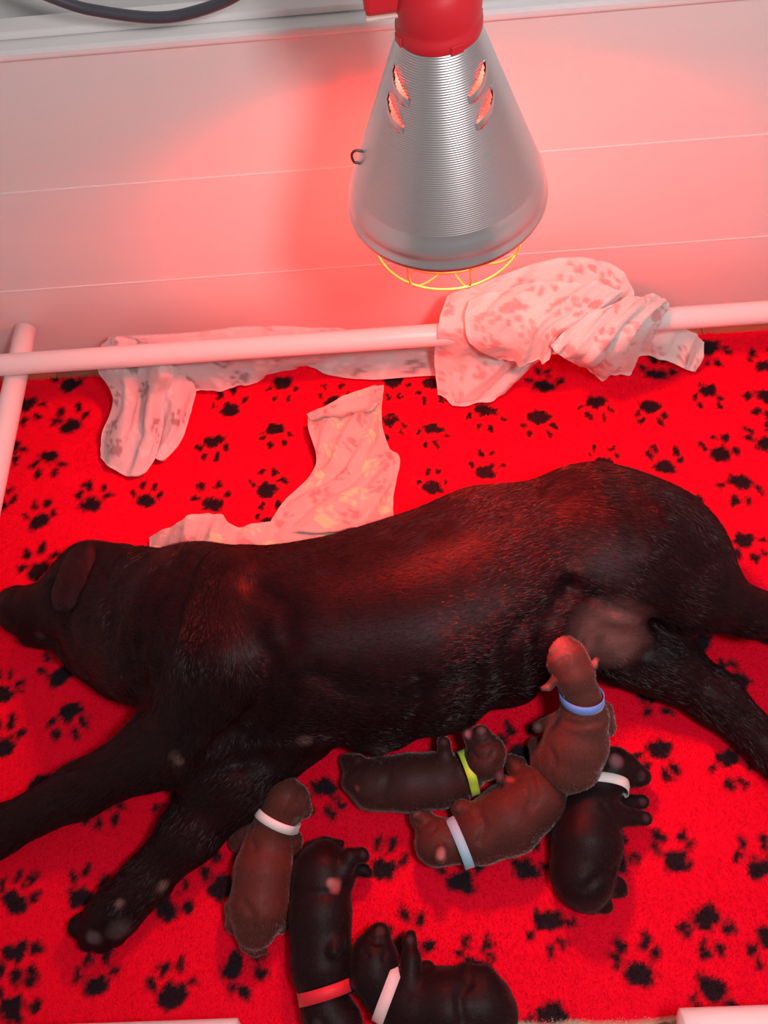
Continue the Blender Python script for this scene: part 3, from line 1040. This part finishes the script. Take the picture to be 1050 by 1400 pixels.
# black, pale pink collar, head thrown back
puppy(PUPBLACK, [
    (560, 1375, .042, 42, 610, 1378, .046, 48), (610, 1378, .046, 48, 655, 1375, .044, 46), (655, 1375, .042, 44, 672, 1385, .034, 36),
    (528, 1358, .044, 30, 560, 1375, .044, 40), (512, 1322, .046, 33, 524, 1352, .044, 28), (512, 1312, .046, 32, 512, 1330, .046, 33),
    (510, 1298, .046, 24, 516, 1282, .048, 16, .010), (516, 1282, .048, 15, 520, 1275, .046, 12, .006),
    (560, 1345, .060, 18, 562, 1312, .060, 13), (562, 1312, .060, 12, 560, 1288, .054, 9, .006), (560, 1288, .054, 9, 562, 1279, .050, 7, .005),
    (590, 1345, .050, 15, 584, 1325, .045, 11),
    (655, 1345, .050, 26, 640, 1336, .050, 18), (682, 1355, .040, 12, 694, 1375, .034, 8, .006), (694, 1375, .034, 8, 690, 1400, .028, 5, .006),
    (486, 1338, .050, 8, 482, 1352, .044, 6, .005)],
    [(520, 1273, .054, 9, (.055, .030, .034), .8), (561, 1283, .060, 8, (.045, .025, .028), .8), (483, 1348, .054, 8, (.12, .04, .045), .6)],
    (527, 1367, .044, 30, 16, 0, 35, 16, (.80, .60, .60)),
    'black puppy with a pale pink collar, head thrown back against its red-collared neighbour', grooves=[([(507, 1284), (514, 1290), (524, 1288)], .003, .0025), ([(497, 1300), (503, 1306)], .0035, .0026), ([(528, 1304), (524, 1310)], .0035, .0026), ([(640, 1345), (628, 1365), (632, 1395)], .004, .006)], seed=3)

# dark brown, lime collar, on its back under the mother's belly
puppy(DKBROWN, [
    (512, 1072, .038, 35, 560, 1070, .042, 38), (560, 1070, .042, 38, 602, 1066, .042, 37), (602, 1066, .042, 36, 630, 1060, .042, 29),
    (630, 1060, .042, 27, 646, 1050, .044, 24), (644, 1052, .052, 23, 660, 1040, .070, 26), (662, 1038, .074, 27, 666, 1030, .078, 26),
    (660, 1020, .084, 19, 656, 1006, .092, 14, .010), (662, 1006, .096, 10, 660, 1000, .098, 8, .004), (645, 1012, .086, 10, 639, 1004, .088, 7, .004),
    (612, 1048, .062, 14, 608, 1032, .066, 10), (608, 1032, .066, 9.5, 607, 1016, .064, 8, .005), (607, 1016, .064, 8, 605, 1011, .060, 6, .005),
    (620, 1085, .040, 15, 634, 1098, .036, 9),
    (492, 1062, .036, 27, 486, 1048, .034, 18), (484, 1048, .034, 14, 474, 1040, .032, 9), (496, 1050, .045, 13, 490, 1040, .050, 8),
    (500, 1090, .026, 16, 488, 1082, .020, 12),
    (680, 1050, .084, 7, 683, 1064, .080, 6, .003)],
    [(658, 998, .104, 8, (.26, .07, .075), .9), (641, 1003, .094, 9, (.55, .12, .15), 1), (606, 1013, .068, 7, (.10, .035, .035), .8), (683, 1062, .086, 9, (.14, .05, .05), .7), (488, 1078, .04, 6, (.3, .05, .05), .7)],
    (641, 1060, .043, 22, -8, 0, 32, 12, (.62, .80, .06)),
    'dark brown puppy with a lime collar, belly up against the dog\'s teats', grooves=[([(520, 1038, .06), (530, 1060, .082), (522, 1090, .065)], .003, .007), ([(648, 1014), (656, 1018), (668, 1014)], .0035, .0026), ([(646, 1030), (652, 1036)], .0035, .0026), ([(674, 1028), (670, 1036)], .0035, .0026)], seed=4)

# brown, pale blue collar, lying on its side
puppy((0.070, .0190, .0150), [
    (655, 1140, .044, 40, 695, 1120, .046, 46), (695, 1120, .046, 46, 735, 1090, .044, 40), (735, 1090, .044, 40, 748, 1085, .036, 30),
    (628, 1150, .043, 28, 655, 1140, .044, 38), (596, 1154, .044, 29, 606, 1152, .044, 28), (604, 1150, .044, 30, 628, 1150, .044, 27),
    (588, 1134, .046, 20, 575, 1119, .046, 14, .006), (575, 1119, .046, 13, 570, 1113, .044, 10, .004), (582, 1113, .040, 9, 576, 1108, .038, 7, .004),
    (644, 1112, .060, 15, 632, 1104, .060, 10), (632, 1104, .060, 10, 624, 1106, .052, 8, .005),
    (720, 1070, .050, 22, 706, 1052, .048, 12), (706, 1052, .048, 11, 698, 1040, .046, 8, .006), (698, 1040, .046, 8, 712, 1042, .044, 7, .005),
    (700, 1080, .060, 14, 690, 1068, .062, 8),
    (604, 1160, .074, 6, 602, 1172, .072, 8, .005)],
    [(603, 1168, .080, 11, (.34, .13, .13), .95), (569, 1111, .046, 8, (.20, .08, .07), .8), (626, 1105, .062, 7, (.14, .045, .04), .7), (698, 1066, .07, 8, (.36, .05, .05), .8), (704, 1045, .055, 10, (.10, .035, .03), .6)],
    (633, 1164, .044, 22, -10, 0, 34, 13, (.30, .58, .72)),
    'brown puppy with a pale blue collar, lying on its side below the lime-collared one', grooves=[([(580, 1141), (588, 1139), (595, 1134)], .0025, .002), ([(568, 1124), (578, 1129), (584, 1124)], .0035, .0026), ([(655, 1112), (662, 1130), (656, 1150)], .003, .005), ([(725, 1062), (730, 1085), (722, 1105)], .003, .006)], seed=5)

# black, white collar, curled on its side
puppy(PUPBLACK, [
    (806, 1108, .044, 40, 802, 1150, .046, 47), (802, 1150, .046, 47, 796, 1195, .044, 43), (796, 1195, .042, 42, 800, 1212, .034, 32),
    (814, 1078, .044, 29, 806, 1108, .044, 38), (836, 1052, .046, 29, 816, 1080, .044, 28), (844, 1050, .046, 27, 850, 1052, .044, 25),
    (856, 1054, .046, 20, 872, 1060, .044, 15, .006), (872, 1060, .044, 14, 879, 1062, .042, 11, .004),
    (838, 1105, .034, 17, 860, 1098, .030, 11), (860, 1098, .030, 10, 878, 1096, .026, 9.5, .006),
    (842, 1115, .050, 18, 862, 1117, .042, 11), (862, 1117, .042, 10.5, 882, 1119, .034, 9.5, .006),
    (800, 1222, .030, 22, 822, 1234, .026, 13), (822, 1234, .026, 12, 828, 1238, .022, 10, .005), (790, 1220, .026, 22, 808, 1241, .020, 8),
    (826, 1205, .036, 20, 844, 1212, .030, 13), (840, 1216, .028, 10, 850, 1218, .024, 8, .005),
    (838, 1034, .068, 7, 846, 1042, .064, 6, .005)],
    [(842, 1040, .072, 12, (.22, .085, .10), .95), (877, 1061, .046, 9, (.05, .028, .032), .8), (878, 1096, .034, 8, (.05, .028, .03), .8), (883, 1119, .042, 8, (.06, .028, .032), .8), (826, 1237, .034, 7, (.045, .025, .028), .7)],
    (812, 1074, .044, -2, 24, .28, 35, 13, (.80, .76, .72)),
    'black puppy with a white collar, curled on its side under the blue-collared one', grooves=[([(840, 1190, .06), (822, 1196, .08), (800, 1215, .07)], .004, .006), ([(862, 1044), (868, 1049)], .0035, .0026), ([(868, 1066), (878, 1064)], .0035, .0026), ([(825, 1100), (836, 1118), (832, 1135)], .003, .004)], seed=6)

# brown, blue collar, climbing against the mother's groin
puppy((0.110, .0310, .0240), [
    (798, 980, .122, 33, 788, 1015, .092, 42), (788, 1015, .092, 43, 778, 1040, .072, 43), (778, 1040, .068, 42, 768, 1056, .054, 33),
    (795, 950, .146, 25, 798, 980, .124, 32), (784, 920, .168, 26, 793, 948, .148, 24), (778, 908, .172, 28, 785, 922, .168, 27),
    (771, 894, .176, 26, 767, 889, .176, 23, .010), (764, 890, .174, 20, 759, 890, .172, 16, .006), (774, 884, .172, 14, 768, 880, .168, 10, .005),
    (823, 972, .104, 15, 829, 994, .070, 13), (770, 985, .100, 15, 748, 990, .080, 9), (748, 990, .080, 8.5, 735, 994, .070, 7.5, .004),
    (745, 1040, .060, 20, 732, 1018, .046, 10), (745, 1045, .050, 18, 746, 1062, .036, 13), (812, 1046, .050, 18, 800, 1066, .036, 13),
    (758, 930, .172, 6, 750, 939, .168, 5, .003), (750, 939, .168, 5, 743, 941, .164, 4, .003), (804, 914, .176, 6, 811, 911, .176, 5, .003), (811, 911, .176, 5, 815, 902, .176, 4, .003)],
    [(762, 884, .190, 24, (.40, .11, .11), .6), (746, 941, .170, 9, (.34, .11, .11), .8), (813, 906, .180, 9, (.34, .11, .11), .8), (736, 993, .078, 8, (.20, .14, .13), .8)],
    (794, 953, .146, 4, 24, -1.3, 31, 12, (.15, .33, .85)),
    'brown puppy with a blue collar, climbing against the dog\'s bare groin', grooves=[([(752, 898), (760, 893), (775, 888), (784, 886)], .0025, .0025), ([(748, 1018), (758, 1040), (752, 1062)], .003, .005), ([(772, 985), (795, 992), (820, 985)], .002, .005), ([(765, 905), (775, 898)], .0035, .0026)], seed=7)


# ------------------------------------------------------------------ towels
def sheet(ctrl, res, thick=0.004, wrinkle=0.0024, seed=0, zmin=0.014, up=0.0, fold=(0, 1, 0)):
    """thick cloth through a grid of (px, py, z) control points"""
    lf = lambda z: z + up * min(max((z - 0.05) / 0.08, 0), 1)
    G = np.array([[at(p[0], p[1], lf(p[2])) for p in row] for row in ctrl])
    R = np.stack([resample(G[i], res) for i in range(G.shape[0])])
    S = np.stack([resample(R[:, j], res) for j in range(R.shape[1])], 1)
    nu, nv = S.shape[:2]
    P = S.reshape(-1, 3)
    du = np.gradient(S, axis=0); dv = np.gradient(S, axis=1)
    N = np.cross(dv, du).reshape(-1, 3)
    N /= np.linalg.norm(N, axis=1)[:, None] + 1e-9
    if N[:, 2].mean() < 0:
        N = -N
    gu, gv = np.meshgrid(np.linspace(0, 1, nu), np.linspace(0, 1, nv), indexing='ij')
    ln = np.linalg.norm(S[:, -1] - S[:, 0], axis=-1).mean(), np.linalg.norm(S[-1] - S[0], axis=-1).mean()
    ph = 2 * math.pi * (gv * ln[0] / fold[1] + fold[2] * gu * ln[1] / fold[1]) + 0.9 * vnoise(P, 12, seed + 7).reshape(nu, nv)
    P = P + N * (fold[0] * (np.sin(ph) + 0.4 * np.sin(2.3 * ph + 1)) * np.sqrt(np.clip(gv * (1 - gv) * 4, 0, 1))).reshape(-1, 1)
    w = wrinkle * (vnoise(P, 38, seed) + 0.5 * vnoise(P, 90, seed + 1))
    P = P + N * w[:, None]
    # arc-length coordinates
    lu = np.concatenate([[0], np.cumsum(np.linalg.norm(np.diff(S, axis=0), axis=-1).mean(1))])
    lv = np.concatenate([[0], np.cumsum(np.linalg.norm(np.diff(S, axis=1), axis=-1).mean(0))])
    U, W = np.meshgrid(lu, lv, indexing='ij')
    edge = np.minimum(np.minimum(U, lu[-1] - U), np.minimum(W, lv[-1] - W)).ravel()
    hem = np.exp(-((edge - 0.004) / 0.0028) ** 2) * 0.0013
    top = P + N * (thick / 2 + hem)[:, None]
    bot = P - N * (thick / 2)
    top[:, 2] = np.maximum(top[:, 2], zmin + 0.003); bot[:, 2] = np.maximum(bot[:, 2], zmin)
    n = nu * nv
    I = np.arange(n).reshape(nu, nv)
    q = np.stack([I[:-1, :-1], I[1:, :-1], I[1:, 1:], I[:-1, 1:]], -1).reshape(-1, 4)
    Q = [q, q[:, ::-1] + n]
    ring = np.concatenate([I[0, :], I[1:, -1], I[-1, -2::-1], I[-2:0:-1, 0]])
    nx = np.roll(ring, -1)
    Q.append(np.stack([ring, ring + n, nx + n, nx], 1))
    return np.vstack([top, bot]), np.vstack(Q), np.tile(U.ravel(), 2), np.tile(W.ravel(), 2), np.tile(edge, 2)


def towel(name, sheets, base, ink, ink2, label, seed, ups, folds, res=11, stamp=0.055, size=0.55):
    VV, QQ, CC, off = [], [], [], 0
    rng = np.random.default_rng(seed)
    for s, ctrl in enumerate(sheets):
        V, Q, U, W, E = sheet(ctrl, res, seed=seed + s, up=ups[s], fold=folds[s])
        pr = []
        i = 0
        for a in np.arange(-0.01, U.max() + 0.03, stamp):
            for b in np.arange(-0.01 + (i % 2) * stamp / 2, W.max() + 0.03, stamp):
                pr.append((a + rng.normal(0, .006), b + rng.normal(0, .006), rng.uniform(0, 6.28), size * rng.uniform(.75, 1.1)))
            i += 1
        m1 = paw_mask(U, W, pr[::2], wob=.0008, soft=.0012)
        m2 = paw_mask(U, W, pr[1::2], wob=.0008, soft=.0012)
        C = np.tile(np.array(base, float), (len(V), 1))
        C = C * (1 - m1[:, None] * .8) + np.array(ink) * m1[:, None] * .8
        C = C * (1 - m2[:, None] * .8) + np.array(ink2) * m2[:, None] * .8
        hm = np.clip((.008 - E) / .002, 0, 1)[:, None] * .6
        C = C * (1 - hm) + np.array(base) * 1.15 * hm
        VV.append(V); QQ.append(Q + off); CC.append(C)
        off += len(V)
    return add(name, make_mesh(name, np.vstack(VV), [np.vstack(QQ)], np.vstack(CC)), M_TOWEL, None, label, 'towel')


towel('towel', [
    [[(612, 405, .15), (680, 378, .20), (765, 352, .22), (835, 360, .22), (858, 385, .19)],
     [(604, 428, .150), (680, 412, .175), (765, 392, .195), (830, 395, .19), (865, 405, .17)],
     [(598, 455, .140), (680, 450, .145), (755, 440, .16), (800, 440, .16), (840, 430, .16)],
     [(594, 490, .080), (665, 492, .085), (730, 480, .09), (755, 476, .10), (770, 468, .10)],
     [(600, 538, .028), (632, 555, .022), (682, 538, .024), (735, 488, .05), (750, 484, .06)]],
    [[(642, 412, .18), (700, 393, .205), (770, 385, .21), (820, 388, .205), (850, 398, .19)],
     [(636, 438, .170), (690, 428, .195), (750, 422, .20), (790, 425, .20), (815, 425, .19)],
     [(644, 468, .135), (695, 466, .155), (735, 458, .17), (760, 455, .175), (775, 450, .17)],
     [(682, 492, .100), (712, 495, .11), (740, 494, .12), (755, 486, .13), (764, 476, .13)]],
    [[(752, 472, .165), (788, 440, .185), (838, 415, .195), (880, 404, .18), (908, 408, .16)],
     [(760, 480, .155), (800, 462, .18), (845, 438, .19), (886, 423, .18), (913, 418, .15)],
     [(774, 488, .130), (815, 490, .145), (850, 470, .155), (882, 448, .155), (904, 436, .14)],
     [(795, 500, .085), (830, 515, .055), (862, 504, .06), (882, 478, .08), (893, 458, .11)]],
    [[(878, 448, .08), (910, 446, .085), (942, 452, .075), (962, 468, .05)],
     [(880, 464, .075), (915, 466, .085), (942, 474, .070), (961, 488, .04)],
     [(884, 484, .050), (915, 494, .055), (938, 505, .035), (950, 508, .022)]],
], (.74, .70, .66), (.62, .28, .27), (.60, .38, .36), 'white towel with pink paw prints bunched over the long guard rail under the heat lamp', 31, (.04, .04, .04, 0), ((.006, .075, .5), (.006, .06, .7), (.006, .05, 1.2), (.003, .04, .5)))

towel('towel', [
    [[(150, 459, .13), (250, 455, .125), (340, 446, .125), (420, 447, .11), (500, 452, .08), (592, 446, .08)],
     [(140, 485, .105), (250, 488, .10), (340, 480, .10), (420, 476, .09), (500, 472, .08), (595, 465, .08)],
     [(190, 512, .07), (265, 508, .075), (345, 504, .055), (420, 492, .055), (500, 490, .055), (597, 486, .05)],
     [(232, 528, .045), (285, 534, .03), (340, 524, .025), (408, 500, .028), (480, 518, .022), (596, 513, .022)]],
    [[(140, 470, .130), (165, 460, .145), (190, 464, .135), (212, 474, .140), (232, 492, .120)],
     [(134, 503, .100), (164, 503, .115), (190, 508, .095), (212, 506, .115), (238, 510, .100)],
     [(156, 545, .050), (174, 543, .068), (191, 546, .040), (206, 540, .064), (226, 545, .050)],
     [(140, 596, .028), (163, 594, .050), (186, 596, .036), (206, 590, .050), (222, 584, .036)],
     [(138, 626, .020), (156, 642, .024), (179, 652, .021), (200, 645, .023), (214, 618, .026)]],
    [[(215, 505, .08), (240, 500, .09), (262, 515, .06)], [(225, 545, .05), (240, 540, .06), (266, 540, .03)],
     [(214, 590, .022), (235, 588, .034), (253, 590, .022)], [(206, 621, .02), (222, 630, .024), (244, 610, .021)]],
], (.60, .56, .55), (.74, .70, .68), (.24, .20, .21), 'grey towel with pale paw prints hanging in a long tongue from the guard rail', 41, (0, 0, 0), ((.004, .09, .6), (.004, .05, .2), (.002, .04, .2)))

towel('towel', [
    [[(205, 735, .020), (245, 714, .050), (285, 701, .060), (325, 719, .040), (380, 712, .034), (455, 690, .03)],
     [(206, 750, .018), (250, 740, .050), (290, 730, .060), (330, 742, .045), (384, 740, .034), (460, 725, .03)],
     [(210, 775, .016), (250, 772, .030), (290, 770, .030), (330, 772, .030), (386, 772, .026), (460, 765, .025)]],
    [[(421, 568, .055), (455, 553, .075), (498, 531, .065), (523, 529, .045)],
     [(423, 590, .050), (455, 585, .060), (495, 575, .055), (521, 574, .030)],
     [(434, 626, .040), (462, 625, .055), (502, 610, .050), (531, 614, .025)],
     [(424, 652, .030), (462, 655, .050), (505, 645, .052), (545, 628, .022)],
     [(386, 690, .030), (440, 685, .045), (500, 680, .052), (538, 672, .022)],
     [(362, 730, .028), (430, 728, .040), (500, 722, .050), (536, 712, .022)]],
    [[(420, 566, .062), (450, 552, .085), (490, 534, .080), (523, 527, .055)],
     [(426, 574, .060), (455, 566, .080), (495, 555, .075), (522, 536, .052)],
     [(440, 570, .050), (470, 567, .060), (505, 560, .060), (520, 548, .045)]],
], (.60, .47, .43), (.84, .78, .42), (.42, .22, .22), 'crumpled pale towel with paw prints lying on the blanket behind the dog', 51, (0, 0, 0), ((.005, .07, .6), (.006, .055, .8), (.002, .05, .5)), stamp=.05, size=.5)  # pale pads yellowed in the print to imitate overexposure by the heat lamp


# ------------------------------------------------------------------ heat lamp
def heat_lamp():
    RC = np.array([0.057, 0.668, 0.600])
    root = empty('heat_lamp', (0, 0, 0), 'hanging red heat lamp with ribbed aluminium cone shade and wire guard', 'lamp')
    # shade profile (r, z): rolled rim, flared skirt, ribbed cone
    out = [(.1045, -.004), (.1068, -.003), (.1080, .000), (.1070, .004), (.1050, .007), (.1048, .012), (.1032, .020), (.1000, .028), (.0965, .035)]
    n = 480
    z0, z1, r0, r1 = .035, .186, .0965, .0345
    for i in range(1, n + 1):
        t = i / n
        rr = r0 + (r1 - r0) * t
        out.append((rr + 0.00011 * math.sin(t * 2 * math.pi * 80), z0 + (z1 - z0) * t))
    inn = [(r1 - .002 + (r0 - r1) * i / 90, z1 + (z0 - z1) * i / 90) for i in range(91)] + [ (.0985, .028), (.1015, .020), (.1030, .012), (.1030, .006), (.1040, -.0035), (.1045, -.004)]
    seg = 128
    V, Q = lathe(out + inn, seg)
    # openings behind the louvres
    cut = []
    th_of = lambda q: q % seg
    louvres = []
    for a_deg in (-50, -143, 70, 115):
        for zc in (.131, .153):
            louvres.append((math.radians(a_deg), zc))
    cen = V[Q].mean(1)
    ang = np.arctan2(cen[:, 1], cen[:, 0])
    keep = np.ones(len(Q), bool)
    for a, zc in louvres:
        da = (ang - a + math.pi) % (2 * math.pi) - math.pi
        rad = np.hypot(cen[:, 0], cen[:, 1])
        s = da * rad
        u = s / .0150
        zt2 = zc + .62 * s * (1 if math.cos(a) > 0 else -1) + .002
        keep &= ~((np.abs(u) < .86) & (cen[:, 2] < zt2) & (cen[:, 2] > zt2 - .0105 * (1 - .55 * u * u)) & (cen[:, 2] > .05))
    Q = Q[keep]
    shade = add('lamp_shade', make_mesh('lamp_shade', V, [Q]), M_ALU, root)
    parts = [shade]
    for a, zc in louvres:
        # hood: half-lens scoop below each slot, open at the top
        g = []
        nu, nv = 13, 7
        sl = .62 * (1 if math.cos(a) > 0 else -1)
        for i in range(nu):
            u = -1 + 2 * i / (nu - 1)
            for j in range(nv):
                v = j / (nv - 1)
                s = u * .0150
                wz = .0118 * (1 - .55 * u * u)
                z = zc + sl * s + .002 - wz * v
                rr = r0 + (r1 - r0) * (z - z0) / (z1 - z0)
                bul = .0050 * (1 - u * u) * math.cos(v * math.pi / 2) ** 0.8 if abs(u) < 1 and v < 1 else 0
                t = a + s / rr
                g.append(((rr + .0004 + bul) * math.cos(t), (rr + .0004 + bul) * math.sin(t), z))
        I = np.arange(nu * nv).reshape(nu, nv)
        q = np.stack([I[:-1, :-1], I[1:, :-1], I[1:, 1:], I[:-1, 1:]], -1).reshape(-1, 4)
        parts.append(add('louvre', make_mesh('louvre', np.array(g), [q]), M_ALU, root))
    # red holder: collar ring, body, side box
    prof = [(.0, .176), (.0335, .176), (.0370, .179), (.0380, .182), (.0380, .1885), (.0368, .1905), (.0366, .194), (.0374, .200), (.0370, .212), (.0345, .222), (.0300, .229), (.0290, .236), (.0290, .276), (.0250, .284), (.012, .288), (0.0005, .289)]
    V, Q = lathe(prof, 64)
    parts.append(add('lamp_holder', make_mesh('lamp_holder', V, [Q]), M_REDPLASTIC, root))
    parts.append(add('switch_box', box_mesh('switch_box', (-.062, -.014, .205), (-.016, .014, .276), .005), M_REDPLASTIC, root))
    parts.append(add('box_seam', box_mesh('box_seam', (-.0615, -.0145, .2025), (-.030, .0145, .2055), .001), M_PALEEDGE, root))
    for q in range(4):
        a = math.radians(20 + 90 * q)
        b = box_mesh('clip', (-.006, -.0015, .1795), (.006, .0018, .1875), .001)
        o = add('clip', b, M_REDPLASTIC, root)
        o.matrix_local = Matrix.Rotation(a, 4, 'Z') @ Matrix.Translation((0, -.0378, 0))
        parts.append(o)
    parts.append(add('cord', tubes_mesh('cord', [(resample([(0, 0, .284), (-.004, .004, .42), (0, 0, .7), (.004, 0, 1.2)], 8), .0038, False)], 10), M_CABLE, root))
    # bulb
    V, Q = lathe([(.0005, .018), (.018, .020), (.034, .027), (.0455, .040), (.0490, .056), (.0470, .070)], 40)
    parts.append(add('bulb', make_mesh('bulb', V, [Q[:, ::-1]]), M_BULB, root))
    V, Q = lathe([(.0470, .070), (.038, .090), (.028, .108), (.0205, .128), (.0185, .176)], 40)
    parts.append(add('bulb_neck', make_mesh('bulb_neck', V, [Q]), M_ALU, root))
    # wire guard
    def circ(r, z, n=64):
        return [(r * math.cos(2 * math.pi * i / n), r * math.sin(2 * math.pi * i / n), z) for i in range(n)]
    parts.append(add('guard_ring', tubes_mesh('guard_ring', [(circ(.0850, -.054), .0016, True)], 8), M_STEEL, root))
    parts.append(add('guard_ring', tubes_mesh('guard_ring', [(circ(.0860, -.027), .0016, True)], 8), M_STEEL, root))
    for q in range(4):
        a = math.radians(12 + 45 * q)
        c, s = math.cos(a), math.sin(a)
        pts = [(r * c, r * s, z + .0012 * q) for r, z in ((-.094, .004), (-.0885, -.020), (-.0865, -.050), (-.070, -.074), (-.030, -.098), (0, -.104), (.030, -.098), (.070, -.074), (.0865, -.050), (.0885, -.020), (.094, .004))]
        parts.append(add('guard_wire', tubes_mesh('guard_wire', [(resample(pts, 5), .0015, False)], 8), M_STEEL, root))
    for a in (182,):
        c, s = math.cos(math.radians(a)), math.sin(math.radians(a))
        pts = [(.086 * c, .086 * s, .055), (.0925 * c, .0925 * s, .057), (.0935 * c, .0935 * s, .066), (.089 * c, .089 * s, .070), (.0815 * c, .0815 * s, .068)]
        parts.append(add('spring_clip', tubes_mesh('spring_clip', [(resample(pts, 5), .0014, False)], 8), M_DARKWIRE, root))
    root.location = RC
    root.rotation_euler = (math.radians(0.5), math.radians(-2.8), math.radians(0))
    for o in parts:
        o.matrix_parent_inverse = Matrix.Identity(4)
    return root


heat_lamp()
